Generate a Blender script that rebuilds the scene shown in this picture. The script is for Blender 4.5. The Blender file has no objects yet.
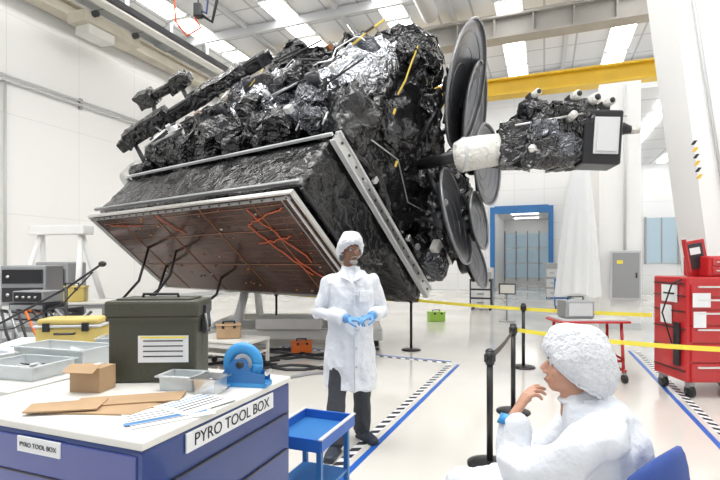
import bpy, bmesh, math, random
from mathutils import Vector, Matrix, noise, Euler
random.seed(7)
sc=bpy.context.scene
sc.view_settings.view_transform='Standard'
sc.view_settings.exposure=0.03

# ---------------------------------------------------------------- materials
MATS={}
def mat(name,col,rough=0.5,metal=0.0,bump=0.0,bscale=20.0,kind='noise',var=0.0,emit=0.0,alpha=1.0,trans=0.0,coat=0.0,detail=3.0):
    if name in MATS: return MATS[name]
    m=bpy.data.materials.new(name); m.use_nodes=True
    nt=m.node_tree; b=nt.nodes['Principled BSDF']
    c=(col[0],col[1],col[2],1)
    b.inputs['Base Color'].default_value=c
    b.inputs['Roughness'].default_value=rough
    b.inputs['Metallic'].default_value=metal
    b.inputs['Alpha'].default_value=alpha
    b.inputs['Transmission Weight'].default_value=trans
    b.inputs['Coat Weight'].default_value=coat
    b.inputs['Coat Roughness'].default_value=0.1
    tc=nt.nodes.new('ShaderNodeTexCoord')
    if var>0:
        n=nt.nodes.new('ShaderNodeTexNoise'); n.inputs['Scale'].default_value=bscale*0.4; n.inputs['Detail'].default_value=4
        nt.links.new(tc.outputs['Object'],n.inputs['Vector'])
        r=nt.nodes.new('ShaderNodeValToRGB')
        r.color_ramp.elements[0].position=0.3; r.color_ramp.elements[1].position=0.7
        r.color_ramp.elements[0].color=tuple(max(0,x*(1-var)) for x in col)+(1,)
        r.color_ramp.elements[1].color=tuple(min(1,x*(1+var)) for x in col)+(1,)
        nt.links.new(n.outputs['Fac'],r.inputs['Fac']); nt.links.new(r.outputs['Color'],b.inputs['Base Color'])
    if bump>0:
        bp=nt.nodes.new('ShaderNodeBump'); bp.inputs['Strength'].default_value=bump; bp.inputs['Distance'].default_value=0.05
        if kind=='voronoi':
            # crinkled film: domain-warped Voronoi creases at two scales
            nn=nt.nodes.new('ShaderNodeTexNoise'); nn.inputs['Scale'].default_value=3
            nt.links.new(tc.outputs['Object'],nn.inputs['Vector'])
            mx=nt.nodes.new('ShaderNodeVectorMath'); mx.operation='MULTIPLY_ADD'
            mx.inputs[1].default_value=(0.6,0.6,0.6)
            nt.links.new(nn.outputs['Color'],mx.inputs[0]); nt.links.new(tc.outputs['Object'],mx.inputs[2])
            n=nt.nodes.new('ShaderNodeTexVoronoi'); n.inputs['Scale'].default_value=bscale
            n2=nt.nodes.new('ShaderNodeTexVoronoi'); n2.inputs['Scale'].default_value=bscale*2.7
            nt.links.new(mx.outputs[0],n.inputs['Vector']);nt.links.new(mx.outputs[0],n2.inputs['Vector'])
            ma=nt.nodes.new('ShaderNodeMath');ma.operation='MULTIPLY_ADD';ma.inputs[1].default_value=0.4
            nt.links.new(n2.outputs['Distance'],ma.inputs[0]);nt.links.new(n.outputs['Distance'],ma.inputs[2]);out=ma.outputs[0]
        else:
            n=nt.nodes.new('ShaderNodeTexNoise'); n.inputs['Scale'].default_value=bscale; n.inputs['Detail'].default_value=detail; out=n.outputs['Fac']
            nt.links.new(tc.outputs['Object'],n.inputs['Vector'])
        nt.links.new(out,bp.inputs['Height']); nt.links.new(bp.outputs['Normal'],b.inputs['Normal'])
        nt.links.new(bp.outputs['Normal'],b.inputs['Coat Normal'])
    if emit>0:
        b.inputs['Emission Color'].default_value=c; b.inputs['Emission Strength'].default_value=emit
    MATS[name]=m; return m
def grid_mat(name,c1,c2,mortar,w,h,ms,rough=0.5,metal=0.0,plane='XY',bump=0.0,offset=0.0):
    m=mat(name,c1,rough,metal); nt=m.node_tree; b=nt.nodes['Principled BSDF']
    tc=nt.nodes.new('ShaderNodeTexCoord'); br=nt.nodes.new('ShaderNodeTexBrick')
    br.offset=offset
    br.inputs['Color1'].default_value=c1+(1,); br.inputs['Color2'].default_value=c2+(1,); br.inputs['Mortar'].default_value=mortar+(1,)
    br.inputs['Scale'].default_value=1; br.inputs['Brick Width'].default_value=w; br.inputs['Row Height'].default_value=h
    br.inputs['Mortar Size'].default_value=ms; br.inputs['Mortar Smooth'].default_value=0.1
    sx=nt.nodes.new('ShaderNodeSeparateXYZ'); cx=nt.nodes.new('ShaderNodeCombineXYZ')
    nt.links.new(tc.outputs['Object'],sx.inputs[0])
    nt.links.new(sx.outputs[plane[0]],cx.inputs['X']); nt.links.new(sx.outputs[plane[1]],cx.inputs['Y'])
    nt.links.new(cx.outputs[0],br.inputs['Vector']); nt.links.new(br.outputs['Color'],b.inputs['Base Color'])
    return m

WHITE=mat('white_paint',(0.84,0.84,0.83),0.45,var=0.02,bscale=2)
OFFW=mat('offwhite_enamel',(0.72,0.71,0.67),0.4,var=0.03,bscale=5)
WALLM=grid_mat('wall_panel',(0.86,0.86,0.85),(0.845,0.845,0.835),(0.74,0.74,0.74),2.4,3.0,0.012,0.5,plane='YZ')
WALLF=grid_mat('wall_panel_far',(0.82,0.83,0.84),(0.80,0.81,0.82),(0.66,0.67,0.68),1.5,0.9,0.012,0.5,plane='XZ')
CEILM=grid_mat('ceiling_tile',(0.74,0.75,0.76),(0.69,0.70,0.72),(0.45,0.46,0.48),1.2,1.8,0.04,0.7)
LAMP=mat('lamp_tube',(1,0.99,0.97),0.5,emit=8.0)
GREY=mat('grey_steel',(0.35,0.36,0.37),0.4,0.5)
LGREY=mat('light_grey',(0.58,0.59,0.6),0.4)
BEIGE=mat('crane_beige',(0.55,0.51,0.42),0.5,var=0.1,bscale=3)
CRGREY=mat('crane_grey',(0.36,0.34,0.31),0.5,var=0.1,bscale=3)
YEL=mat('crane_yellow',(0.74,0.47,0.02),0.45,var=0.08,bscale=3)
YTAPE=mat('barrier_yellow',(0.85,0.72,0.08),0.4)
BLK=mat('black_plastic',(0.012,0.012,0.014),0.35)
DARK=mat('dark_metal',(0.05,0.05,0.055),0.35,0.5)
SIL=mat('brushed_silver',(0.72,0.72,0.71),0.28,0.9,bump=0.1,bscale=40)
BLUEF=mat('door_blue',(0.03,0.16,0.42),0.4)
TAPEB=mat('floor_tape_blue',(0.02,0.12,0.48),0.4)
CABB=mat('cabinet_blue',(0.020,0.050,0.21),0.32,coat=0.3,var=0.08,bscale=4)
CABP=mat('cabinet_violet',(0.07,0.09,0.30),0.3,coat=0.4,var=0.06,bscale=4)
RED=mat('tool_red',(0.50,0.018,0.022),0.3,coat=0.4)
ORNG=mat('orange_plastic',(0.75,0.16,0.02),0.4)
GRN=mat('green_plastic',(0.35,0.6,0.08),0.4)
OLIVE=mat('olive_case',(0.055,0.056,0.038),0.45,bump=0.15,bscale=60)
CARD=mat('cardboard',(0.42,0.28,0.16),0.8,var=0.12,bscale=12)
PAPER=mat('paper',(0.78,0.79,0.80),0.7)
INK=mat('ink',(0.02,0.02,0.03),0.6)
INKB=mat('ink_blue',(0.10,0.25,0.5),0.6)
TUB=mat('clear_tub',(0.70,0.74,0.75),0.15,alpha=0.75)
TAPE=mat('tape_blue',(0.04,0.28,0.62),0.35)
COAT=mat('coat_white',(0.74,0.77,0.82),0.75,bump=0.35,bscale=18,detail=4)
CAP=mat('cap_white',(0.78,0.80,0.84),0.8,bump=0.6,bscale=60,detail=5)
TROU=mat('trousers',(0.045,0.05,0.06),0.8,bump=0.2,bscale=25)
SHOE=mat('shoe_dark',(0.02,0.03,0.05),0.5)
SKIND=mat('skin_brown',(0.22,0.11,0.065),0.5,var=0.08,bscale=30)
SKINL=mat('skin_tan',(0.52,0.28,0.19),0.5,var=0.06,bscale=30)
EYEW=mat('eye_white',(0.8,0.8,0.78),0.2)
LIP=mat('lips',(0.22,0.07,0.06),0.5)
BEARD=mat('beard_grey',(0.42,0.40,0.38),0.9,bump=0.5,bscale=120)
GLOVE=mat('glove_blue',(0.12,0.32,0.62),0.45)
CHAIRB=mat('chair_blue',(0.03,0.07,0.28),0.75,bump=0.1,bscale=150)
MLIB=mat('mli_black',(0.010,0.010,0.012),0.18,0.0,bump=0.9,bscale=6,kind='voronoi',coat=0.6)
MLIC=mat('mli_black_taut',(0.010,0.010,0.011),0.24,0.0,bump=0.6,bscale=3.0,kind='voronoi',coat=0.35)
MLIG=mat('mli_grey',(0.13,0.135,0.15),0.2,0.85,bump=0.9,bscale=8,kind='voronoi')
MLIS=mat('mli_silver',(0.60,0.62,0.66),0.18,0.95,bump=0.9,bscale=8,kind='voronoi')
MLIW=mat('mli_white',(0.72,0.71,0.67),0.4,0.0,bump=0.6,bscale=12,kind='voronoi')
DISH=mat('reflector_graphite',(0.16,0.165,0.18),0.3,0.65)
RIM=mat('reflector_rim',(0.24,0.245,0.26),0.3,0.5)
KAPT=mat('kapton',(0.50,0.26,0.06),0.3,0.3)
KAPD=mat('kapton_dark',(0.27,0.12,0.05),0.35,0.3)
ORW=mat('wire_orange',(0.62,0.11,0.03),0.5)
YW=mat('wire_yellow',(0.70,0.52,0.08),0.5)
GLASS=mat('window_glass',(0.35,0.45,0.52),0.1,emit=0.3)
SHEET=mat('plastic_sheet',(0.85,0.87,0.88),0.2,alpha=0.85)
FLOOR=mat('epoxy_floor',(0.66,0.645,0.60),0.16,coat=0.2)
nt=FLOOR.node_tree;b=nt.nodes['Principled BSDF'];tc=nt.nodes.new('ShaderNodeTexCoord');n=nt.nodes.new('ShaderNodeTexNoise');n.inputs['Scale'].default_value=0.6;n.inputs['Detail'].default_value=6
nt.links.new(tc.outputs['Object'],n.inputs['Vector']);r=nt.nodes.new('ShaderNodeValToRGB');r.color_ramp.elements[0].position=.3;r.color_ramp.elements[1].position=.7
r.color_ramp.elements[0].color=(.64,.615,.57,1);r.color_ramp.elements[1].color=(.73,.705,.66,1)
nt.links.new(n.outputs['Fac'],r.inputs['Fac']);nt.links.new(r.outputs['Color'],b.inputs['Base Color'])
mr=nt.nodes.new('ShaderNodeMapRange');mr.inputs['To Min'].default_value=0.06;mr.inputs['To Max'].default_value=0.2
nt.links.new(n.outputs['Fac'],mr.inputs['Value']);nt.links.new(mr.outputs[0],b.inputs['Roughness'])
PANEL=grid_mat('solar_cells',(0.11,0.046,0.034),(0.065,0.034,0.028),(0.19,0.11,0.08),0.32,0.11,0.005,0.14,0.5)

# ---------------------------------------------------------------- geometry builder
class G:
    def __init__(s,name): s.name=name; s.bm=bmesh.new(); s.m=[]
    def mi(s,m):
        if m not in s.m: s.m.append(m)
        return s.m.index(m)
    def _fin(s,verts,m,M,smooth=False):
        i=s.mi(m); fs=set()
        for v in verts:
            if M is not None: v.co=M@v.co
            for f in v.link_faces: fs.add(f)
        for f in fs: f.material_index=i; f.smooth=smooth
    def box(s,c,sz,m,M=None,bev=0.0,rot=None):
        r=bmesh.ops.create_cube(s.bm,size=1.0); vs=r['verts']
        R=Matrix.Translation(Vector(c))
        if rot: R=R@Euler(rot).to_matrix().to_4x4()
        for v in vs: v.co=Vector((v.co.x*sz[0],v.co.y*sz[1],v.co.z*sz[2]))
        if bev>0:
            es=set(e for v in vs for e in v.link_edges)
            o=bmesh.ops.bevel(s.bm,geom=list(es),offset=bev,segments=2,affect='EDGES',profile=.5)
            vs=list(set(o['verts'])|set(v for v in vs if v.is_valid))
            vs=set(vs)
            stack=list(vs)
            while stack:
                v=stack.pop()
                for e in v.link_edges:
                    w=e.other_vert(v)
                    if w not in vs: vs.add(w); stack.append(w)
        T=R if M is None else M@R
        s._fin(list(vs),m,T)
    def tube(s,pts,rad,m,M=None,seg=12,smooth=True,sq=None,cap=True):
        pts=[Vector(p) for p in pts]
        if not hasattr(rad,'__len__'): rad=[rad]*len(pts)
        rings=[];up=None;vs=[]
        for i,p in enumerate(pts):
            if i==0:t=pts[1]-pts[0]
            elif i==len(pts)-1:t=pts[-1]-pts[-2]
            else:t=(pts[i+1]-p).normalized()+(p-pts[i-1]).normalized()
            t.normalize()
            if up is None:
                up=Vector((0,0,1)) if abs(t.z)<.9 else Vector((0,1,0))
            x=up.cross(t); 
            if x.length<1e-5: x=Vector((1,0,0)).cross(t)
            x.normalize(); y=t.cross(x); up=y
            ring=[]
            for k in range(seg):
                a=2*math.pi*k/seg
                rr=rad[i]
                rx,ry=(rr if hasattr(rr,'__len__') else (rr,rr))
                ring.append(s.bm.verts.new(p+x*math.cos(a)*rx+y*math.sin(a)*ry))
            rings.append(ring); vs+=ring
        for a,b in zip(rings[:-1],rings[1:]):
            for k in range(seg): s.bm.faces.new((a[k],a[(k+1)%seg],b[(k+1)%seg],b[k]))
        if cap:
            s.bm.faces.new(list(reversed(rings[0]))); s.bm.faces.new(rings[-1])
        s._fin(vs,m,M,smooth)
        return vs
    def cyl(s,a,b,r,m,M=None,r2=None,seg=20,smooth=True):
        s.tube([a,b],[r,r if r2 is None else r2],m,M,seg,smooth)
    def loft(s,rings,m,M=None,seg=28):
        R=[];vs=[]
        for (cx,cy,z,rx,ry) in rings:
            ring=[s.bm.verts.new((cx+rx*math.cos(2*math.pi*k/seg),cy+ry*math.sin(2*math.pi*k/seg),z)) for k in range(seg)]
            R.append(ring);vs+=ring
        for a,b in zip(R[:-1],R[1:]):
            for k in range(seg): s.bm.faces.new((a[k],a[(k+1)%seg],b[(k+1)%seg],b[k]))
        s.bm.faces.new(list(reversed(R[0])));s.bm.faces.new(R[-1])
        s._fin(vs,m,M,True)
    def ell(s,c,r,m,M=None,rot=None,seg=20):
        o=bmesh.ops.create_uvsphere(s.bm,u_segments=seg,v_segments=max(8,seg//2+2),radius=1.0)
        R=Matrix.Translation(Vector(c))
        if rot: R=R@Euler(rot).to_matrix().to_4x4()
        S=Matrix.Diagonal((r[0],r[1],r[2],1))
        T=R@S if M is None else M@R@S
        s._fin(o['verts'],m,T,True)
    def poly(s,vs,fs,m,M=None,smooth=False):
        V=[s.bm.verts.new(v) for v in vs]
        for f in fs:
            try:s.bm.faces.new([V[i] for i in f])
            except ValueError: pass
        s._fin(V,m,M,smooth)
    def prism(s,outline,z0,z1,m,M=None):
        n=len(outline)
        vs=[(x,y,z0) for x,y in outline]+[(x,y,z1) for x,y in outline]
        fs=[list(range(n))[::-1],list(range(n,2*n))]+[[i,(i+1)%n,n+(i+1)%n,n+i] for i in range(n)]
        s.poly(vs,fs,m,M)
    def crumple(s,c,sz,m,M=None,amp=0.07,seed=0,cell=0.14,rnd=0.25,rot=None,smooth=False,maxc=30):
        tb=bmesh.new(); bmesh.ops.create_cube(tb,size=1.0)
        cuts=max(3,min(maxc,int(max(sz)/cell)))
        bmesh.ops.subdivide_edges(tb,edges=tb.edges[:],cuts=cuts,use_grid_fill=True)
        bmesh.ops.triangulate(tb,faces=tb.faces[:])
        R=Euler(rot).to_matrix() if rot else Matrix.Identity(3)
        o=Vector((seed*3.17,seed*1.7,seed*2.3)); idx={};new=[]
        for v in tb.verts:
            p=v.co.copy(); q=p.normalized()*0.62
            p=p.lerp(q,rnd)
            p=Vector((p.x*sz[0],p.y*sz[1],p.z*sz[2]))
            f=noise.noise_vector(p*3.0+o);rg=Vector((abs(f.x),abs(f.y),abs(f.z)))*2-Vector((.4,.4,.4))
            d=noise.noise_vector(p*1.8+o)*amp*1.2+rg*amp*.7+noise.noise_vector(p*11+o)*amp*0.35
            p=R@(p+d)+Vector(c)
            if M is not None:p=M@p
            nv=s.bm.verts.new(p);idx[v.index]=nv;new.append(nv)
        i=s.mi(m)
        for f in tb.faces:
            nf=s.bm.faces.new([idx[v.index] for v in f.verts]);nf.material_index=i;nf.smooth=smooth
        tb.free()
    def done(s,M=None,parent=None,recalc=True):
        if recalc: bmesh.ops.recalc_face_normals(s.bm,faces=s.bm.faces[:])
        me=bpy.data.meshes.new(s.name);s.bm.to_mesh(me);s.bm.free()
        for m in s.m: me.materials.append(m)
        o=bpy.data.objects.new(s.name,me);sc.collection.objects.link(o)
        if M is not None:o.matrix_world=M
        if parent is not None:
            o.parent=parent;o.matrix_parent_inverse=parent.matrix_basis.inverted()
        return o
    def fuse(s,voxel,M=None,parent=None,smooth_it=3,fold=None):
        """union everything into one continuous skin"""
        me=bpy.data.meshes.new(s.name+'_t');bmesh.ops.recalc_face_normals(s.bm,faces=s.bm.faces[:]);s.bm.to_mesh(me);s.bm.free()
        t=bpy.data.objects.new(s.name+'_t',me);sc.collection.objects.link(t)
        md=t.modifiers.new('r','REMESH');md.mode='VOXEL';md.voxel_size=voxel;md.use_smooth_shade=True
        dg=bpy.context.evaluated_depsgraph_get();dg.update()
        em=bpy.data.meshes.new_from_object(t.evaluated_get(dg))
        bpy.data.objects.remove(t);bpy.data.meshes.remove(me)
        bm=bmesh.new();bm.from_mesh(em)
        for _ in range(smooth_it): bmesh.ops.smooth_vert(bm,verts=bm.verts[:],factor=0.5,use_axis_x=True,use_axis_y=True,use_axis_z=True)
        if fold:
            bm.normal_update()
            for v in bm.verts: v.co+=v.normal*fold(v.co)
        for f in bm.faces:f.smooth=True;f.material_index=0
        bm.to_mesh(em);bm.free();em.name=s.name
        em.materials.clear();em.materials.append(s.m[0])
        o=bpy.data.objects.new(s.name,em);sc.collection.objects.link(o)
        if M is not None:o.matrix_world=M
        if parent is not None:
            o.parent=parent;o.matrix_parent_inverse=parent.matrix_basis.inverted()
        return o
def empty(name,loc=(0,0,0)):
    e=bpy.data.objects.new(name,None);e.location=loc;e.empty_display_size=.2;sc.collection.objects.link(e);return e
def text(name,body,size,m,M,parent=None,extr=0.0006):
    cu=bpy.data.curves.new(name,'FONT');cu.body=body;cu.size=size;cu.extrude=extr;cu.align_x='CENTER';cu.align_y='CENTER'
    t=bpy.data.objects.new(name+'_c',cu);sc.collection.objects.link(t)
    dg=bpy.context.evaluated_depsgraph_get();me=bpy.data.meshes.new_from_object(t.evaluated_get(dg))
    bpy.data.objects.remove(t)
    me.materials.clear();me.materials.append(m)
    o=bpy.data.objects.new(name,me);sc.collection.objects.link(o);o.matrix_world=M
    if parent is not None:o.parent=parent;o.matrix_parent_inverse=parent.matrix_basis.inverted()
    return o
def Tz(x,y,z=0,ang=0): return Matrix.Translation((x,y,z))@Matrix.Rotation(math.radians(ang),4,'Z')
YAW=-21.0
ROOM=Tz(0,0,0,YAW)      # hall frame: local X across the hall, local Y along it
H=10.5
# ---------------------------------------------------------------- hall
g=G('floor');g.box((-3,18,-0.05),(24.6,52,0.1),FLOOR);g.done(ROOM)
g=G('wall_left');g.box((-15.1,12,H/2),(0.2,30.4,H),WALLM);g.done(ROOM)
g=G('wall_far')
y=27.1;fh=4.45
g.box((-8.85,y,H/2),(12.3,0.2,H),WALLF);g.box((4.7,y,H/2),(8.6,0.2,H),WALLF);g.box((-1.15,y,(H+fh)/2),(3.1,0.2,H-fh),WALLF);g.done(ROOM)
g=G('wall_right');g.box((9.1,12,H/2),(0.2,30.4,H),WALLM);g.done(ROOM)
g=G('ceiling');g.box((-3,12,H+0.1),(24.6,30.4,0.2),CEILM);g.done(ROOM)
g=G('baseboard_left');g.box((-14.97,12,0.08),(0.05,30,0.16),LGREY);g.done(ROOM)
g=G('trim_door_portal')
for x in(-2.62,.32): g.box((x,26.93,2.25),(0.24,0.3,4.5),BLUEF)
g.box((-1.15,26.93,4.35),(2.7,0.3,0.4),BLUEF)
g.done(ROOM)
g=G('wall_back_room')
g.box((-2.8,32,2.3),(0.1,9.6,4.6),WHITE);g.box((.5,32,2.3),(0.1,9.6,4.6),WHITE);g.box((-1.15,36.8,2.3),(3.4,0.1,4.6),WHITE);g.box((-1.15,32,4.65),(3.4,9.6,0.1),WHITE)
for yy in(29,32,35): g.box((-1.15,yy,4.58),(1.6,0.35,0.04),LAMP)
g.done(ROOM)
g=G('window_1')
for i in range(4):
    for j in range(3): g.box((-2.3+i*.78,36.72,.9+j*1.1),(.68,.04,1.0),GLASS)
for i in range(5): g.box((-2.69+i*.78,36.7,2.0),(.08,.08,3.6),GREY)
g.done(ROOM)
g=G('wall_aisle');g.box((1.63,19.7,2.85),(0.86,14.4,5.7),WHITE);g.box((1.63,12.46,.08),(.88,.06,.16),LGREY);g.done(ROOM)
g=G('ceiling_side_bay');g.box((5.55,21,6.4),(6.9,11.8,0.15),CEILM)
g.done(ROOM)
g=G('ceiling_light_side')
for sx in(3.4,5.2,7.2):
    for yy in range(5): g.box((sx,16.3+yy*2.3,6.29),(0.35,1.9,0.06),LAMP)
g.done(ROOM)
g=G('window_2')
for i in range(2):
    g.box((5.3+i*1.5,26.95,2.6),(1.3,.05,2.2),GLASS);g.box((5.3+i*1.5,26.93,2.6),(.06,.06,2.2),GREY)
    for e in(-.68,.68): g.box((5.3+i*1.5+e,26.93,2.6),(.08,.1,2.3),GREY)
g.done(ROOM)
g=G('ceiling_light')
for sx in(-12.4,-8.7,-5.0,-1.15,2.8,6.6):
    for k in range(10):
        yy=-2+k*2.9
        g.box((sx,yy,H-0.05),(0.92,2.7,0.1),WHITE)
        g.box((sx,yy,H-0.115),(0.8,2.6,0.03),LAMP)
g.done(ROOM)
g=G('trim_ceiling_beams')
for yy in(3.8,9.55,15.4,24): 
    g.box((-3,yy,H-.22),(23.9,.12,.3),LGREY)
for xx in(-10.5,-6.8,-3.1,.8): g.box((xx,12,H-.08),(.16,29,.14),LGREY)
g.done(ROOM)
g=G('wall_conduit')
for z,r in((6.95,.05),(7.1,.03)):
    g.cyl((-14.9,-2,z),(-14.9,26.5,z),r,LGREY)
for yy in range(0,27,3): g.box((-14.93,yy,7.0),(.12,.1,.35),GREY)
g.cyl((-14.9,9.5,6.9),(-14.9,9.5,.3),.04,LGREY)
g.done(ROOM)
g=G('crane_runway_rail')
g.box((-14.55,12,9.55),(.5,29.5,.06),BEIGE);g.box((-14.55,12,10.0),(.5,29.5,.06),BEIGE);g.box((-14.55,12,9.78),(.12,29.5,.4),BEIGE)
g.box((-12.9,12,9.75),(.35,29.5,.3),OFFW);g.box((-12.55,12,9.7),(.14,29.5,.18),DARK)
for yy in range(0,27,2): g.box((-12.9,yy,10.1),(.2,.15,.5),GREY)
g.done(ROOM)
g=G('crane_trolley')
g.box((-13.75,12,9.3),(.8,2.2,.35),BEIGE,bev=.03);g.box((-13.75,11.6,8.98),(.6,1.0,.3),OFFW,bev=.03)
for yy in(11.2,12.8): g.cyl((-14.25,yy,9.42),(-13.2,yy,9.42),.1,DARK)
g.box((-13.75,12.9,9.3),(.5,.2,.25),DARK)
g.done(ROOM)
g=G('bridge_crane')
def ibeam(x0,x1,y,z,h,w,m,m2=None):
    L=x1-x0;cx=(x0+x1)/2
    g.box((cx,y,z),(L,w*.35,h),m);g.box((cx,y,z+h/2),(L,w,.07),m);g.box((cx,y,z-h/2),(L,w,.07),m)
ibeam(-12.2,8.8,18.6,8.0,.55,.6,YEL)
ibeam(-12.2,8.8,17.2,9.55,.7,.6,CRGREY)
for k in range(16): g.box((-11.6+k*1.25,17.2,9.55),(.06,.5,.7),CRGREY)
for x in(-11.8,8.4): g.box((x,18.0,8.8),(.5,2.6,.5),CRGREY)
g.box((4.4,18.0,9.75),(1.6,2.2,.4),BEIGE,bev=.04)
g.cyl((4.4,18,9.6),(4.4,18,8.7),.25,DARK)
g.done(ROOM)
g=G('ventilation_duct')
g.tube([(-3.6,3,9.9),(-3.6,16,9.9)],.28,LGREY,seg=18)
for yy in range(4,16,2): g.cyl((-3.6,yy,9.9),(-3.6,yy+.06,9.9),.31,GREY)
g.done(ROOM)
g=G('draped_plastic_sheet')
N=72;R_=14;vs=[];fs=[]
for j in range(R_+1):
    u=j/R_;z=3.9-3.1*u
    hw=.10+.34*u**.6;hd=.06+.12*u**.6
    for i in range(N):
        a=2*math.pi*i/N
        pl=1+.12*math.sin(a*11+u*1.5)*u+.08*math.sin(a*5+2*u)
        vs.append((.76+hw*pl*math.cos(a)-.08*u,11.9+hd*pl*math.sin(a),z+.05*math.sin(a*3)*u))
for j in range(R_):
    for i in range(N): fs.append((j*N+i,j*N+(i+1)%N,(j+1)*N+(i+1)%N,(j+1)*N+i))
fs.append(tuple(range(N)))
g.poly(vs,fs,SHEET,smooth=True);g.cyl((.76,11.9,3.88),(.76,11.9,4.6),.012,GREY,seg=8)
g.cyl((.76,11.9,4.6),(1.25,12.55,5.2),.012,GREY,seg=8)
g.done(ROOM,recalc=False)
g=G('floor_tape')
def tapeline(x0,y0,x1,y1,off=1):
    a=Vector((x0,y0));b=Vector((x1,y1));d=(b-a);L=d.length;d.normalize();nn=Vector((d.y,-d.x))*off
    M=Matrix(((d.x,nn.x,0,a.x),(d.y,nn.y,0,a.y),(0,0,1,0),(0,0,0,1)))
    g.box((L/2,0.12,.0015),(L,.05,.003),TAPEB,M)
    g.box((L/2,0.0,.0015),(L,.08,.003),PAPER,M)
    k=0.06
    while k<L-.08:
        g.prism([(k-.035,-.038),(k+.04,-.038),(k+.08,.038),(k+.005,.038)],.003,.0042,INK,M);k+=.15
tapeline(-1.5,2.4,-1.33,7.3);tapeline(-1.36,7.35,-4.5,7.65,1)
tapeline(1.5,3.6,1.5,9.5,-1)
g.done(ROOM)
g=G('electrical_panel');g.box((1.72,12.36,1.25),(.62,.14,1.12),LGREY,bev=.01);g.box((1.72,12.28,1.25),(.54,.02,1.02),GREY);g.box((1.93,12.26,1.25),(.03,.03,.12),DARK)
g.box((1.6,12.265,1.55),(.12,.01,.08),YTAPE);g.cyl((1.72,12.4,1.8),(1.72,12.4,5.6),.03,LGREY);g.done(ROOM)

# ---------------------------------------------------------------- SATELLITE
e1=Vector((.8,-.6,0));e2=Vector((.45,.6,-.66)).normalized();e3=e1.cross(e2).normalized();A=Vector((-.81,6.0,2.49))
S=Matrix(((e1.x,e2.x,e3.x,A.x),(e1.y,e2.y,e3.y,A.y),(e1.z,e2.z,e3.z,A.z),(0,0,0,1)))
sat=empty('satellite',(-1.5,9,2.5))
g=G('bus_lower')
g.crumple((-2.62,1.06,.5),(5.3,2.1,.92),MLIC,amp=.03,seed=1,cell=.16,rnd=.01,smooth=True)
g.crumple((-2.62,2.6,.86),(5.3,1.4,.3),MLIC,amp=.03,seed=5,cell=.2,rnd=.01,smooth=True)
g.done(S,sat)
g=G('deck_frame')
g.box((.12,1.68,1.0),(.05,3.4,.13),SIL);g.box((.12,1.68,.90),(.09,3.4,.03),LGREY);g.box((.12,1.68,1.08),(.09,3.4,.03),LGREY)
for k in range(16): g.cyl((.12,.12+k*.21,1.0),(.155,.12+k*.21,1.0),.022,DARK,seg=10)
g.box((-2.6,-.06,.98),(5.4,.04,.035),LGREY);g.box((-2.6,-.05,.04),(5.4,.05,.04),GREY)
g.box((-5.35,1.68,.98),(.06,3.4,.06),GREY)
g.box((.06,1.1,.02),(.04,2.1,.04),DARK)
g.done(S,sat)
g=G('solar_array_panel')
g.box((0,0,0),(5.4,2.1,.035),PANEL)
for y in(-1.06,1.06): g.box((0,y,0),(5.46,.03,.06),SIL)
for x in(-2.71,2.71): g.box((x,0,0),(.04,2.1,.06),SIL)
for x in(-2.6,2.6): g.box((x,0,-.03),(.04,2.05,.015),LGREY)
g.box((2.48,0,-.028),(.02,2.0,.012),GREY)
g.box((0,-.99,-.025),(5.3,.05,.012),GREY)
for x in(-1.8,-.6,.7,1.9): g.box((x,0,-.022),(.015,2.1,.01),KAPD)
random.seed(3)
for k in range(44):
    x=random.uniform(-2.5,2.4);y=random.uniform(-.95,.95)
    g.box((x,y,-.025),(random.uniform(.02,.06),.02,.014),random.choice([KAPD,SIL,DARK,KAPT]))
for k in range(24): g.cyl((-2.6+k*.226,-1.0,-.03),(-2.6+k*.226,-1.0,-.05),.014,DARK,seg=8)
def wob(a,b,n,amp,z):
    return [(a[0]+(b[0]-a[0])*i/n+random.uniform(-amp,amp),a[1]+(b[1]-a[1])*i/n+random.uniform(-amp,amp),z) for i in range(n+1)]
for a,b in(((2.4,-.85),(1.5,-.6)),((1.7,-.9),(2.2,.2)),((1.5,-.6),(2.0,.5)),((2.2,-.3),(1.4,-.2)),((-.5,-.9),(-.2,-.5)),((1.9,.1),(2.3,.8)),((-2.2,-.8),(-1.2,-.75))):
    g.tube(wob(a,b,11,.03,-.04),.0085,ORW,seg=6)
for a,b in(((-2.2,-.8),(-.3,-.7)),((2.4,-.9),(-2.4,-.85)),((-2.4,-.4),(2.3,-.45)),((-2.4,.3),(2.3,.28))):
    g.tube(wob(a,b,12,.008,-.03),.005,KAPD,seg=6)
g.done(S@Matrix.Translation((-2.7,1.05,-.1)),sat)
g=G('panel_hinges')
for x in(-5.0,-3.6,-2.2,-.9,-.2):
    for y in(.15,1.9): g.cyl((x,y,-.09),(x,y,.15),.04,SIL,seg=12)
g.done(S,sat)
g=G('bus_upper')
g.crumple((-1.25,1.75,2.15),(2.4,3.0,2.5),MLIC,amp=.14,seed=2,cell=.1,rnd=.04,smooth=True)
g.crumple((-3.4,1.6,1.65),(2.2,2.6,1.5),MLIB,amp=.14,seed=3,cell=.12,rnd=.12,smooth=True)
g.crumple((-4.7,1.4,1.35),(1.1,2.2,.8),MLIB,amp=.1,seed=4,cell=.12,rnd=.12,smooth=True)
g.done(S,sat)
g=G('insulation_blankets')
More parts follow.
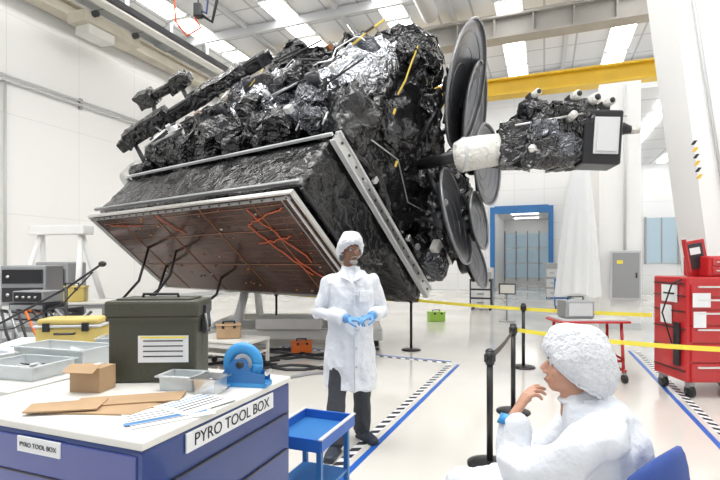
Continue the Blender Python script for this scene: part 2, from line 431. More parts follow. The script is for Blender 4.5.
bl=[(-.30,.05,2.7,.85,.7,1.6,MLIS,.09),(-.85,-.05,2.1,.6,.5,1.1,MLIG,.1),(-.1,.15,1.6,.6,.6,.9,MLIC,.1),(-1.2,.1,3.3,.9,.8,1.0,MLIB,.14),
(-1.5,-.08,2.5,.7,.5,.9,MLIG,.1),(-1.2,.0,1.5,.9,.5,.7,MLIB,.1),(-2.05,.05,3.5,.85,.8,.9,MLIB,.14),(-2.3,-.1,2.4,.95,.55,1.1,MLIS,.1),(-2.0,.0,1.5,.8,.5,.7,MLIB,.1),
(-2.9,.1,3.1,.8,.7,.9,MLIB,.12),(-3.3,-.05,2.1,.8,.6,.9,MLIB,.12),(-2.8,-.05,1.4,.7,.4,.5,MLIB,.08),(-3.9,.1,2.3,.8,.7,.7,MLIB,.1),(-3.7,-.05,1.5,.9,.5,.6,MLIB,.1),
(-4.6,.1,1.7,.8,.6,.7,MLIB,.1),(-5.1,.2,1.3,.5,.6,.5,MLIB,.1),(-.1,.5,3.6,.9,1.0,.9,MLIB,.15),(-.9,.6,3.85,1.0,.9,.8,MLIB,.14),(-1.9,.7,3.9,1.0,.9,.7,MLIG,.12),
(.08,.9,2.6,.3,1.4,1.6,MLIC,.09),(.06,2.1,2.4,.3,1.5,1.6,MLIC,.09),(.06,2.9,1.9,.3,1.0,1.3,MLIC,.08),(.08,1.2,1.5,.2,1.8,.7,MLIC,.07),(.15,2.6,3.0,.5,1.0,.9,MLIC,.1),
(-.55,-.2,1.5,.4,.35,.5,MLIG,.07),(-1.75,-.25,2.9,.35,.3,.5,MLIS,.06),(-3.1,-.25,2.75,.4,.3,.4,MLIG,.06)]
random.seed(21)
for k,(a,b_,c,sa,sb,scc,m,am) in enumerate(bl):
    right=a>0.0
    g.crumple((a,b_,c),(sa,sb,scc),m,amp=am*1.2,seed=10+k,cell=.07,rnd=.3,rot=(random.uniform(-.3,.3),random.uniform(-.3,.3),random.uniform(-.4,.4)) if not right else None,smooth=(m in(MLIC,MLIG)))
for k in range(24):
    a=random.uniform(-4.6,-.1);c=random.uniform(1.2,3.6 if a>-2.5 else 2.4+(a+4.6)*.45)
    sz=random.uniform(.2,.45)
    g.crumple((a,random.uniform(-.35,-.1),c),(sz,sz*.8,sz*random.uniform(.7,1.3)),random.choice([MLIB,MLIB,MLIB,MLIC,MLIG,MLIS]),amp=.07,seed=60+k,cell=.05,rnd=.35,rot=(k,k*.7,k*.3))
g.done(S,sat)
g=G('structure_fittings')
B1=Matrix.Translation((-4.2,-.45,2.62))@Matrix.Rotation(math.radians(-37),4,'Y')
g.box((0,0,0),(3.7,.22,.24),MLIC,B1,bev=.03);g.box((0,-.12,.08),(3.5,.02,.02),GREY,B1);g.box((0,-.12,-.08),(3.5,.02,.03),DARK,B1)
for k in range(7): g.box((-1.65+k*.54,0,0),(.05,.26,.28),DARK,B1)
g.crumple((-1.1,-.05,.02),(1.1,.32,.34),MLIB,B1,amp=.04,seed=210,cell=.06,rnd=.15)
g.crumple((.6,-.05,-.05),(1.3,.30,.32),MLIB,B1,amp=.04,seed=211,cell=.06,rnd=.15)
B2=Matrix.Translation((-5.0,-.8,2.85))@Matrix.Rotation(math.radians(-18),4,'Y')
g.box((0,0,0),(1.35,.18,.2),MLIC,B2,bev=.03)
g.crumple((-.55,0,.0),(.45,.32,.34),MLIB,B2,amp=.06,seed=200,cell=.05,rnd=.3)
g.crumple((.3,0,.05),(.5,.3,.32),MLIB,B2,amp=.06,seed=201,cell=.05,rnd=.3)
g.cyl((-.2,0,.1),(-.2,0,.28),.05,DARK,B2);g.cyl((.55,0,.1),(.55,0,.26),.04,SIL,B2)
for p,q in(((-4.6,-.75,2.9),(-4.3,-.45,2.6)),((-5.4,-.75,2.7),(-5.0,-.45,2.1)),((-5.5,-.45,1.75),(-5.0,.0,1.3))): g.cyl(p,q,.045,BLK,seg=10)
random.seed(11)
for k in range(24):
    a=random.uniform(-4.4,.0);c=random.uniform(1.1,3.3 if a>-2.6 else 2.3)
    L=random.uniform(.4,1.0);an=random.uniform(0.2,math.pi*.9)
    g.cyl((a,-.45,c),(a+L*math.cos(an),-.42-random.uniform(0,.1),c+L*math.sin(an)*.6),random.uniform(.010,.02),random.choice([SIL,BLK,BLK,GREY,DARK]),seg=8)
for k in range(9):
    a=random.uniform(-4.2,-.2);c=random.uniform(1.3,2.9 if a>-2.6 else 2.2)
    r=random.uniform(.06,.12)
    g.cyl((a,-.35,c),(a+.05,-.56,c+.04),r,random.choice([DARK,BLK,SIL,DARK]),r2=r*random.uniform(.7,1.1),seg=16);g.cyl((a+.05,-.55,c+.04),(a+.052,-.575,c+.042),r*.6,BLK,seg=14)
for k in range(12):
    a=random.uniform(-4.4,.0);c=random.uniform(1.1,3.2 if a>-2.6 else 2.2)
    g.box((a,-.45,c),(random.uniform(.05,.14),.1,random.uniform(.05,.13)),random.choice([SIL,DARK,LGREY,BLK,KAPD]),rot=(0,random.uniform(-.6,.6),random.uniform(-.4,.4)),bev=.01)
for k in range(6):
    a=random.uniform(-4.0,-.4);c=random.uniform(1.3,2.6)
    pts=[(a+.1*i+random.uniform(-.04,.04),-.52+random.uniform(-.05,.05),c+.28*math.sin(i*.6+k)) for i in range(9)]
    g.tube(pts,.009,random.choice([YW,BLK,SIL,BLK]),seg=6)
# yellow tie-down straps: flat webbing
for pts in(((.02,-.42,3.5),(-.1,-.46,3.1),(-.2,-.48,2.7)),((.36,.15,3.5),(.38,.2,3.1),(.36,.3,2.75),(.36,.32,2.4)),((-2.3,-.52,2.9),(-2.15,-.55,2.6),(-2.2,-.52,2.3))):
    g.tube(pts,[(.006,.02)]*len(pts),YW,seg=6)
for k in range(6): g.cyl((-.6+k*.1,-.15,1.12),(-.56+k*.1,-.22,1.3),.014,SIL,seg=8)
for k in range(10):
    b_=.3+k*.31
    g.box((.2,b_,1.2+.06*math.sin(k*2)),(.07,.08,.09),random.choice([SIL,BLK,GREY,DARK]),bev=.01)
for b_,c in((.45,2.15),(1.0,1.6)): g.box((.34,b_,c),(.02,.03,.10),YW,rot=(.2,0,0))
g.tube([(.3,.4,1.4),(.33,1.0,1.7),(.35,1.6,1.4),(.33,2.4,1.9)],.010,GREY,seg=6)
g.crumple((.32,2.95,1.3),(.3,.5,.35),MLIG,amp=.03,seed=300,cell=.06,rnd=.2)
g.box((.38,3.1,1.7),(.2,.3,.34),SIL,bev=.02);g.cyl((.45,3.1,1.7),(.6,3.1,1.7),.1,DARK);g.box((.4,2.7,1.45),(.14,.2,.22),OFFW,bev=.02)
g.done(S,sat)
g=G('dome_antenna')
g.ell((-5.55,.3,1.45),(.40,.40,.34),OFFW);g.cyl((-5.55,.3,1.1),(-5.55,.3,1.4),.42,SIL)
g.done(S,sat)
def reflector(name,c,nrm,r,depth=.12):
    g=G(name);N=40;R=8;vs=[];fs=[]
    for side in(0,1):
        for j in range(R+1):
            rr=r*j/R
            for i in range(N):
                a=2*math.pi*i/N;vs.append((rr*math.cos(a),rr*math.sin(a),depth*(j/R)**2-side*.03))
    base=(R+1)*N
    for sd in(0,base):
        for j in range(R):
            for i in range(N): fs.append((sd+j*N+i,sd+j*N+(i+1)%N,sd+(j+1)*N+(i+1)%N,sd+(j+1)*N+i))
    for i in range(N): fs.append((R*N+i,R*N+(i+1)%N,base+R*N+(i+1)%N,base+R*N+i))
    g.poly(vs,fs,DISH,smooth=True)
    g.tube([(r*math.cos(2*math.pi*i/N),r*math.sin(2*math.pi*i/N),depth) for i in range(N+1)],.02,RIM,seg=6)
    for k in range(6):
        a=k*math.pi/3
        g.cyl((.1*math.cos(a),.1*math.sin(a),-.1),(r*.8*math.cos(a),r*.8*math.sin(a),depth*.6-.06),.025,BLK,seg=8)
    for k in(.35,.6,.82):
        g.tube([(r*k*math.cos(2*math.pi*i/N),r*k*math.sin(2*math.pi*i/N),depth*k*k+.004) for i in range(N+1)],.005,RIM,seg=4)
    g.cyl((0,0,-.22),(0,0,-.03),.16,DARK)
    q=Vector(nrm).normalized().to_track_quat('Z','Y')
    g.done(Matrix.Translation(c)@q.to_matrix().to_4x4(),sat)
reflector('reflector_1',(1.66,8.2,4.55),(.92,-.43,-.24),1.05,.18)
reflector('reflector_2',(1.97,8.9,4.2),(.93,-.38,-.14),1.0,.18)
reflector('reflector_3',(2.20,8.7,3.3),(.84,-.54,.0),.72,.13)
reflector('reflector_4',(1.42,7.7,2.25),(.94,-.42,.22),.78,.14)
reflector('reflector_5',(1.98,8.3,2.25),(.86,-.48,.15),.50,.09)
reflector('reflector_6',(1.98,8.5,1.55),(.86,-.48,.3),.50,.09)
g=G('reflector_arms')
for p,q in(((1.0,8.0,3.6),(1.5,8.25,4.45)),((1.2,8.6,3.6),(1.8,8.95,4.2)),((1.3,8.8,2.9),(2.0,8.75,3.3)),((.9,8.2,2.3),(1.3,7.75,2.2)),((1.2,8.7,2.2),(1.85,8.35,2.2)),((1.3,9.0,1.9),(1.85,8.55,1.55)),((1.1,7.9,3.0),(1.35,7.7,2.5))):
    g.cyl(p,q,.05,BLK,seg=12);g.ell(q,(.07,.07,.07),GREY)
g.crumple((1.3,8.75,2.5),(.9,.9,1.7),MLIC,amp=.1,seed=400,cell=.08,smooth=True)
g.crumple((1.1,8.5,3.7),(.6,.7,1.7),MLIC,amp=.1,seed=401,cell=.08,smooth=True)
g.done(None,sat)
g=G('sensor_boom')
g.cyl((1.0,7.9,3.15),(1.42,7.0,3.1),.09,BLK)
g.tube([(1.4,6.95,3.08),(1.5,6.9,3.09),(1.72,6.85,3.12),(1.95,6.8,3.14),(2.02,6.8,3.14)],[.2,.24,.235,.225,.19],MLIW,seg=22)
g.cyl((1.46,6.9,3.09),(1.5,6.9,3.09),.25,LGREY)
g.crumple((2.2,6.8,3.2),(.5,.5,.6),MLIB,amp=.08,seed=410,cell=.05,rnd=.2)
g.crumple((2.6,6.8,3.3),(.65,.6,.7),MLIB,amp=.1,seed=411,cell=.05,rnd=.15)
g.crumple((2.45,6.55,3.3),(.4,.2,.35),MLIG,amp=.06,seed=416,cell=.05,rnd=.2)
g.crumple((2.75,6.55,3.15),(.3,.2,.3),MLIG,amp=.05,seed=418,cell=.05,rnd=.2)
g.crumple((2.55,6.7,3.02),(.7,.5,.35),MLIB,amp=.08,seed=415,cell=.05,rnd=.15)
g.crumple((3.0,6.85,3.3),(.5,.6,.75),MLIB,amp=.08,seed=412,cell=.05,rnd=.1)
g.crumple((2.45,6.8,3.66),(.35,.35,.3),MLIB,amp=.05,seed=413,cell=.05,rnd=.4)
g.crumple((2.95,6.8,3.70),(.6,.35,.2),MLIB,amp=.05,seed=417,cell=.05,rnd=.2)
g.box((3.33,6.75,3.25),(.5,.5,.74),BLK,rot=(0,.06,-.15),bev=.03)
g.box((3.33,6.485,3.26),(.32,.03,.50),LGREY,rot=(0,.06,-.15),bev=.008)
g.box((3.33,6.465,3.26),(.26,.02,.43),LGREY,rot=(0,.06,-.15))
for x,z,r in((2.95,3.83,.06),(3.2,3.78,.07),(2.4,3.86,.05),(3.4,3.74,.06)):
    g.box((x,6.72,z-.09),(.12,.16,.24),DARK);g.cyl((x,6.7,z),(x+.04,6.55,z+.02),r,MLIW,seg=16);g.cyl((x+.035,6.56,z+.02),(x+.045,6.53,z+.02),r*.6,BLK,seg=16)
for p,q in(((2.1,6.5,3.4),(3.0,6.47,3.55)),((3.2,6.7,3.70),(3.75,6.75,3.60))):
    g.cyl(p,q,.014,SIL,seg=8)
g.tube([(3.55,6.8,3.4),(3.72,6.8,3.44),(3.85,6.8,3.42)],[.08,.09,.05],BLK,seg=14);g.tube([(3.82,6.8,3.42),(3.95,6.8,3.42)],[.06,.05],MLIW,seg=14)
for x,z,m_ in((2.3,3.05,SIL),(2.85,3.5,MLIW)): g.cyl((x,6.55,z),(x,6.38,z+.02),.05,m_,seg=14)
g.done(None,sat)
g=G('hanging_harness')
for k,(x,y,z) in enumerate(((-4.0,9.2,2.0),(-3.3,8.9,2.2),(-2.5,9.0,1.6),(-3.8,9.6,1.7))):
    g.tube([(x,y,z),(x-.1,y-.3,z*.6),(x-.6,y-.5,.55),(x-.9,y-.2,.15),(x-1.0,y+.3,.03)],.025,BLK,seg=8)
g.done(None,sat)
g=G('satellite_tilt_stand')
for x in(-2.9,.3): g.box((x,10.3,.22),(.22,3.2,.2),OFFW,bev=.02)
for y in(8.9,10.3,11.7): g.box((-1.3,y,.22),(3.2,.2,.18),OFFW,bev=.02)
for x in(-2.9,.3):
    for y in(8.85,11.75):
        g.cyl((x-.04,y,.09),(x+.04,y,.09),.09,DARK);g.box((x,y,.16),(.06,.06,.1),GREY)
for x in(-2.4,-.2):
    g.tube([(x,9.3,.3),(x,10.9,1.7)],.09,WHITE,seg=12);g.tube([(x,11.5,.3),(x,10.9,1.7)],.09,WHITE,seg=12)
g.box((-1.3,10.9,1.7),(2.9,.3,.3),OFFW,bev=.03)
g.cyl((-1.3,10.9,1.7),(-1.25,10.35,1.75),.45,SIL)
g.box((-1.3,9.0,.42),(1.2,.6,.2),OFFW,bev=.02)
g.done()
g=G('hoist_cable')
X=-2.9;Y=8.6
g.cyl((X,Y,10.3),(X,Y,6.05),.012,DARK,seg=8)
g.tube([(X,Y,6.1),(X-.05,Y,5.9),(X+.05,Y,5.75),(X-.2,Y,5.6),(X-.4,Y,5.85),(X-.45,Y,6.5),(X-.4,Y,10.3)],.02,ORW,seg=8)
g.tube([(X,Y+.05,6.1),(X+.15,Y,6.0),(X+.2,Y,6.5),(X+.15,Y,10.3)],.02,CABB,seg=8)
g.tube([(X+.05,Y+.05,6.0),(X+.25,Y,5.85),(X+.35,Y,6.3),(X+.3,Y,10.3)],.03,BLK,seg=8)
g.box((X,Y,6.05),(.14,.14,.24),BLK,bev=.02)
g.done()

# ---------------------------------------------------------------- gantry leg on right
g=G('gantry_column')
def quadpr(x0,x1,z,y0,y1): return [(x0,y0,z),(x1,y0,z),(x1,y1,z),(x0,y1,z)]
DX=.30
rows=[quadpr(4.66+DX*.4,5.7,0.0,6.4,6.95),quadpr(4.44+DX*.6,5.6,1.78,6.4,6.95),quadpr(3.89+DX,5.4,5.04,6.4,6.95),quadpr(3.3+DX,5.1,9.4,6.4,6.95)]
vs=[v for r_ in rows for v in r_];fs=[(0,1,2,3)]+[(12,13,14,15)]
for k in range(3):
    for i in range(4): fs.append((k*4+i,k*4+(i+1)%4,(k+1)*4+(i+1)%4,(k+1)*4+i))
g.poly(vs,fs,WHITE)
g.box((5.2,6.7,.04),(1.1,.9,.08),GREY)
for k in range(6):
    z=2.66+k*.09
    g.prism([(0,0),(.045,0),(.09,.06),(.045,.06)],0,.004,INK if k%2 else YEL,Matrix(((1,0,0,4.66-.157*(z-1.5)),(0,0,-1,6.398),(0,1,0,z),(0,0,0,1))))
g.cyl((4.98-.157*.5,6.37,2.0),(4.98-.157*4.5,6.37,6.0),.02,LGREY,seg=8)
g.done()

# ---------------------------------------------------------------- tool chest (red)
g=G('red_tool_cabinet')
M=Tz(3.70,5.42)
g.box((.45,.32,.78),(.9,.62,1.2),RED,M,bev=.02)
for k,(z,h) in enumerate(((.3,.2),(.52,.2),(.73,.18),(.92,.16),(1.08,.13),(1.23,.13))):
    g.box((.45,.0,z),(.82,.03,h),RED,M,bev=.008);g.box((.45,-.02,z+h*.3),(.7,.02,.02),SIL,M)
for k,z in enumerate((.3,.55,.78,.98,1.16,1.3)):
    g.box((-.008,.32,z),(.02,.56,.012),DARK,M)
g.box((-.015,.3,1.18),(.01,.28,.2),PAPER,M);g.box((-.015,.36,.93),(.01,.2,.22),PAPER,M);g.box((-.022,.3,1.18),(.004,.2,.02),INK,M)
g.box((.14,-.026,1.12),(.2,.006,.16),PAPER,M);g.box((.12,-.026,.9),(.14,.006,.18),PAPER,M)
g.box((-.02,.16,.6),(.02,.1,.5),DARK,M)
for x in(.08,.82):
    for y in(.08,.56):
        g.cyl((x-.025,y,.07),(x+.025,y,.07),.07,BLK,M);g.box((x,y,.14),(.07,.07,.06),GREY,M)
g.box((.6,.34,1.5),(.55,.45,.24),RED,M,bev=.02)
g.box((.30,.30,1.6),(.26,.03,.42),RED,M,rot=(0,-.18,0),bev=.01);g.box((.28,.27,1.62),(.18,.02,.30),DARK,M,rot=(0,-.18,0))
g.box((.18,.28,1.62),(.02,.06,.4),RED,M,rot=(0,-.18,0));g.box((.26,.255,1.68),(.12,.01,.08),PAPER,M,rot=(0,-.18,0))
for k in range(2): g.box((.6,.11,1.45+k*.1),(.48,.02,.08),RED,M,bev=.005);g.box((.6,.095,1.45+k*.1),(.4,.01,.012),SIL,M)
g.tube([(.0,.1,1.35),(-.08,.15,1.3),(-.1,.3,.95),(-.05,.2,.6)],.01,BLK,M,seg=6)
g.done()

g=G('red_equipment_stand')
M=Tz(3.0,6.35)
g.box((0,0,.78),(.9,.5,.03),RED,M,bev=.008)
g.box((0,0,.805),(.84,.46,.02),LGREY,M)
for x in(-.36,.36):
    g.tube([(x,.18,.76),(x*1.05,.2,.12)],.02,RED,M,seg=8)
    g.tube([(x,-.18,.76),(x*1.05,-.2,.12)],.02,RED,M,seg=8)
for y in(-.2,.2): g.cyl((-.38,y,.28),(.38,y,.28),.018,RED,M,seg=8)
g.tube([(-.36,-.18,.75),(.37,-.2,.3)],.014,RED,M,seg=8)
for x in(-.38,.38):
    g.cyl((x,-.24,.16),(x,.24,.16),.02,RED,M,seg=8)
    for y in(-.22,.22): g.cyl((x-.02,y,.055),(x+.02,y,.055),.055,BLK,M);g.box((x,y,.12),(.03,.03,.08),GREY,M)
g.done()
g=G('instrument_case');g.box((2.85,6.35,.935),(.38,.28,.23),GREY,bev=.02);g.box((2.85,6.2,.935),(.3,.02,.16),LGREY);g.tube([(2.75,6.35,1.04),(2.75,6.35,1.09),(2.95,6.35,1.09),(2.95,6.35,1.04)],.01,BLK,seg=6)
g.done()

# ---------------------------------------------------------------- stanchions and belts
def stanchion(x,y,h=.93):
    g=G('stanchion')
    g.loft([(0,0,.0,.17,.17),(0,0,.015,.17,.17),(0,0,.03,.12,.12),(0,0,.04,.04,.04)],BLK)
    g.cyl((0,0,.03),(0,0,h-.06),.024,BLK,seg=18)
    g.cyl((0,0,h-.1),(0,0,h),.034,BLK,seg=18);g.ell((0,0,h),(.034,.034,.02),BLK)
    for a in range(4): g.box((.035*math.cos(a*1.571),.035*math.sin(a*1.571),h-.05),(.02,.02,.06),DARK)
    g.done(Tz(x,y,0,20))
stanchion(.99,3.66,.87);stanchion(1.58,4.95,.90);stanchion(2.4,7.05,.93);stanchion(.90,8.45,.93);stanchion(3.1,3.62,.92)
def belt(name,a,b,m,w=.05,sag=.03):
    g=G(name);n=16;vs=[]
    for i in range(n+1):
        u=i/n;x=a[0]+(b[0]-a[0])*u;y=a[1]+(b[1]-a[1])*u;z=a[2]+(b[2]-a[2])*u-sag*4*u*(1-u)
        for dz,dy in((-w/2,0),(w/2,0),(w/2,.004),(-w/2,.004)): vs.append((x,y+dy,z+dz))
    fs=[]
    for i in range(n):
        for k in range(4): fs.append((i*4+k,i*4+(k+1)%4,(i+1)*4+(k+1)%4,(i+1)*4+k))
    fs+= [(0,1,2,3),(n*4,n*4+1,n*4+2,n*4+3)]
    g.poly(vs,fs,m);g.done()
belt('barrier_belt',(1.01,3.72,.82),(1.56,4.9,.85),BLK)
belt('barrier_belt',(1.62,4.94,.85),(3.06,3.65,.87),YTAPE,.04)
belt('barrier_belt',(.95,8.43,.88),(3.69,6.06,.88),YTAPE,.05)
belt('barrier_belt',(.86,8.46,.88),(-1.7,10.0,.9),YTAPE,.05)
stanchion(-1.75,10.04,.93)

# ---------------------------------------------------------------- pyro tool cabinet
CM=Tz(-.713,1.57,0,YAW)
cab=empty('tool_cabinet',(-.9,2.1,0))
g=G('cabinet_body')
g.box((-.5,.4875,.50),(1.0,.975,.86),CABB,bev=.012)
g.box((-.5,-.004,.50),(.96,.012,.82),CABP,bev=.003)
g.box((-.5,.4875,.945),(1.01,.985,.03),OFFW,bev=.006)
for z in(.2,.4,.6,.78): 
    g.box((.004,.4875,z),(.012,.9,.006),BLK)
    g.box((-.5,-.008,z),(.94,.012,.006),BLK)
for z in(.3,.5): g.box((.015,.4875,z),(.02,.5,.02),SIL);g.box((-.5,-.018,z),(.5,.02,.02),SIL)
g.box((-.02,.02,.5),(.045,.045,.84),CABB)
for x in(-.9,-.1):
    for y in(.1,.87): g.cyl((x-.02,y,.05),(x+.02,y,.05),.05,BLK)
g.box((.006,.5,.885),(.006,.60,.072),PAPER)
g.box((-.47,-.012,.885),(.22,.006,.055),PAPER)
g.done(CM,cab)
text('label_text','PYRO TOOL BOX',.066,INK,CM@Matrix.Translation((.011,.5,.885))@Matrix(((0,0,1,0),(1,0,0,0),(0,1,0,0),(0,0,0,1))),cab)
text('label_text_side','PYRO TOOL BOX',.024,INK,CM@Matrix.Translation((-.47,-.017,.885))@Matrix(((1,0,0,0),(0,0,-1,0),(0,1,0,0),(0,0,0,1))),cab)
g=G('tool_cabinet')
g.box((-1.6,.62,.50),(1.1,.72,.86),CABB,bev=.012);g.box((-1.6,.62,.945),(1.12,.74,.03),OFFW,bev=.006)
for z in(.3,.55,.78): g.box((-1.6,.256,z),(1.0,.012,.012),BLK)
for x in(-2.05,-1.15):
    for y in(.35,.9): g.cyl((x-.02,y,.05),(x+.02,y,.05),.05,BLK)
g.done(CM)
TOP=.961
def onc(x,y,ang=0,z=TOP): return CM@Tz(x,y,z,ang)
g=G('ammunition_case')
M=Tz(-1.02,2.46,TOP,3)
g.box((0,0,.17),(.42,.24,.34),OLIVE,M,bev=.012);g.box((0,0,.36),(.45,.27,.08),OLIVE,M,bev=.014)
g.box((0,0,.402),(.36,.2,.014),OLIVE,M,bev=.004)
g.box((0,0,.31),(.435,.255,.02),OLIVE,M)
g.tube([(-.09,0,.405),(-.085,0,.425),(.085,0,.425),(.09,0,.405)],.008,BLK,M,seg=8)
g.box((.228,0,.3),(.02,.08,.14),DARK,M);g.tube([(.235,-.04,.33),(.245,-.04,.25),(.245,.04,.25),(.235,.04,.33)],.006,GREY,M,seg=6)
g.box((.055,-.123,.165),(.24,.006,.13),PAPER,M)
for k in range(4): g.box((.055,-.1275,.205-k*.025),(.19,.002,.005),INK,M)
g.box((.055,-.1275,.222),(.22,.002,.008),YTAPE,M)
g.done()
g=G('tape_dispenser')
M=Tz(-.56,2.30,TOP,-8)
g.prism([(-.12,-.045),(.13,-.045),(.13,.045),(-.12,.045)],0,.02,TAPE,M)
for s_ in(-.04,.04):
    g.poly([(-.1,s_,.0),(.12,s_,.0),(.12,s_,.06),(.05,s_,.07),(.03,s_,.13),(-.03,s_,.13),(-.09,s_,.06),
            (-.1,s_+.006,.0),(.12,s_+.006,.0),(.12,s_+.006,.06),(.05,s_+.006,.07),(.03,s_+.006,.13),(-.03,s_+.006,.13),(-.09,s_+.006,.06)],
           [(0,1,2,3,4,5,6),(13,12,11,10,9,8,7)]+[(i,(i+1)%7,7+(i+1)%7,7+i) for i in range(7)],BLUEF,M)
ring=[(0+.072*math.cos(a),0,.105+.072*math.sin(a)) for a in [2*math.pi*i/36 for i in range(37)]]
g.tube(ring,[(.028,.022)]*37,TAPE,M,seg=10)
ring=[(0+.05*math.cos(a),0,.105+.05*math.sin(a)) for a in [2*math.pi*i/36 for i in range(37)]]
g.tube(ring,[(.032,.006)]*37,PAPER,M,seg=8)
g.cyl((0,-.045,.105),(0,.045,.105),.018,DARK,M)
g.box((.125,0,.065),(.012,.07,.02),SIL,M)
g.done()
def tub(name,M,w,d,h,m,fill=None):
    g=G(name);t=.004
    g.box((0,0,t/2),(w,d,t),m,M)
    for sx in(-1,1): g.box((sx*w/2,0,h/2),(t,d,h),m,M,rot=(0,sx*.08,0));g.box((sx*(w/2+.008),0,h),(.02,d+.03,.006),m,M)
    for sy in(-1,1): g.box((0,sy*d/2,h/2),(w,t,h),m,M,rot=(-sy*.08,0,0));g.box((0,sy*(d/2+.008),h),(w+.03,.02,.006),m,M)
    if fill:
        for k in range(10): g.box((random.uniform(-w*.35,w*.35),random.uniform(-d*.3,d*.3),.02+random.uniform(0,h*.5)),(w*.2,d*.12,.015),random.choice(fill),M,rot=(random.random(),random.random()*.4,random.random()*3))
    g.done()
tub('parts_tub',Tz(-.83,2.25,TOP,-10),.16,.12,.065,TUB,[PAPER,SIL,INKB])
tub('parts_tub',Tz(-.675,2.17,TOP,-14),.10,.10,.07,SIL,[PAPER,GREY])
tub('parts_tub',onc(-1.3,.52,5),.34,.24,.07,TUB,[PAPER,LGREY,DARK])
tub('parts_tub',onc(-1.72,.5,-6),.3,.26,.08,PAPER,[LGREY,INKB])
tub('parts_tub',onc(-1.40,.80,4),.5,.22,.1,TUB,[PAPER,LGREY,CARD])
g=G('cardboard_carton');M=onc(-.72,.42,12);g.box((0,0,.055),(.15,.11,.11),CARD,M)
g.box((0,-.075,.112),(.15,.06,.003),CARD,M,rot=(.5,0,0));g.box((0,0,.1115),(.03,.11,.002),OFFW,M);g.done()
g=G('cardboard_sheets')
g.prism([(-.2,-.1),(.16,-.12),(.22,.02),(.05,.06),(.1,.12),(-.14,.1)],0,.006,CARD,onc(-.44,.25,20))
g.prism([(-.22,-.05),(.2,-.07),(.22,.07),(-.2,.08)],.006,.012,CARD,onc(-.40,.33,38,TOP))
g.prism([(-.06,-.14),(.06,-.14),(.1,.12),(-.05,.14)],.012,.017,CARD,onc(-.56,.17,-50,TOP))
g.done()
g=G('paper_forms')
g.box((0,0,.002),(.3,.21,.003),PAPER,onc(-.13,.26,58))
g.box((0,0,.006),(.26,.2,.003),PAPER,onc(-.115,.40,78))
for k in range(5): g.box((0,.07-k*.03,.0085),(.2,.008,.001),INKB if k<2 else INK,onc(-.115,.40,78))
g.box((0,0,.0045),(.3,.03,.001),INKB,onc(-.1,.22,58))
for k in range(5): g.box((-.02,-.08+k*.03,.0045),(.2,.004,.001),INK,onc(-.15,.24,58))
g.done()
g=G('marker_pen');M=onc(-.14,.60,100,TOP+.009);g.cyl((-.07,0,0),(.05,0,0),.007,PAPER,M,seg=10);g.cyl((.045,0,0),(.075,0,0),.008,INKB,M,seg=10);g.done()
g=G('blue_step_trolley')
M=Tz(-.30,3.0,0,YAW)
g.box((0,0,.48),(.36,.5,.02),BLUEF,M)
for sx in(-.18,.18): g.box((sx,0,.51),(.015,.5,.07),TAPEB,M)
for sy in(-.25,.25): g.box((0,sy,.51),(.36,.015,.07),TAPEB,M)
for sx in(-.18,.18): g.box((sx,0,.548),(.022,.52,.008),LGREY,M)
for sx in(-.15,.15):
    for sy in(-.2,.2): g.box((sx,sy,.26),(.03,.03,.44),BLUEF,M);g.cyl((sx-.015,sy,.035),(sx+.015,sy,.035),.035,BLK,M)
g.box((0,0,.2),(.32,.38,.02),BLUEF,M)
g.done()

# ---------------------------------------------------------------- left side carts and clutter
def cart(name,x,y,w,d,h,ang,m,top):
    g=G(name);M=Tz(x,y,0,ang)
    g.box((0,0,h-.02),(w,d,.04),top,M,bev=.008);g.box((0,0,.25),(w*.94,d*.9,.03),m,M)
    for sx in(-1,1):
        for sy in(-1,1):
            g.box((sx*(w/2-.03),sy*(d/2-.03),h/2+.04),(.04,.04,h-.1),m,M)
            g.cyl((sx*(w/2-.03)-.02,sy*(d/2-.03),.05),(sx*(w/2-.03)+.02,sy*(d/2-.03),.05),.05,BLK,M)
    for sy in(-1,1): g.box((0,sy*(d/2-.03),h-.08),(w-.04,.03,.06),m,M)
    g.done()
cart('utility_cart',-2.45,4.15,1.2,.7,.86,10,LGREY,WHITE)
cart('utility_cart',-4.0,5.9,1.3,.7,.85,-10,GREY,LGREY)
cart('work_table',-5.4,8.6,1.8,.8,.85,10,GREY,OFFW)
cart('work_table',-1.9,7.0,1.0,.6,.45,-20,OFFW,OFFW)
g=G('yellow_equipment_case');M=Tz(-2.45,4.12,.861,8)
YC=mat('case_yellow',(0.60,0.46,0.14),0.4,var=.08,bscale=6)
g.box((0,0,.08),(.5,.3,.15),YC,M,bev=.03);g.box((0,0,.155),(.52,.32,.02),LGREY,M,bev=.008);g.box((0,0,.19),(.48,.28,.05),YC,M,bev=.02)
for x in(-.15,.15): g.box((x,-.165,.15),(.05,.02,.07),BLK,M)
g.tube([(-.07,-.16,.1),(-.07,-.2,.1),(.07,-.2,.1),(.07,-.16,.1)],.01,BLK,M,seg=6)
g.done()
tub('parts_tub',Tz(-2.02,3.98,.861,10),.24,.2,.07,TUB,[PAPER,LGREY,DARK])
g=G('electronics_box')
for (x,y,z,a,b_,c,m_) in((-3.95,5.9,.955,.5,.35,.2,DARK),(-3.95,5.9,1.13,.42,.32,.14,GREY),(-3.55,5.8,.93,.25,.3,.15,DARK)):
    M=Tz(x,y,z,-10);g.box((0,0,0),(a,b_,c),m_,M,bev=.01);g.box((0,-b_/2-.004,0),(a*.9,.008,c*.8),BLK if m_ is not DARK else GREY,M)
    for k in range(4): g.cyl((-a*.3+k*a*.2,-b_/2,0),(-a*.3+k*a*.2,-b_/2-.03,0),.014,SIL,M,seg=8)
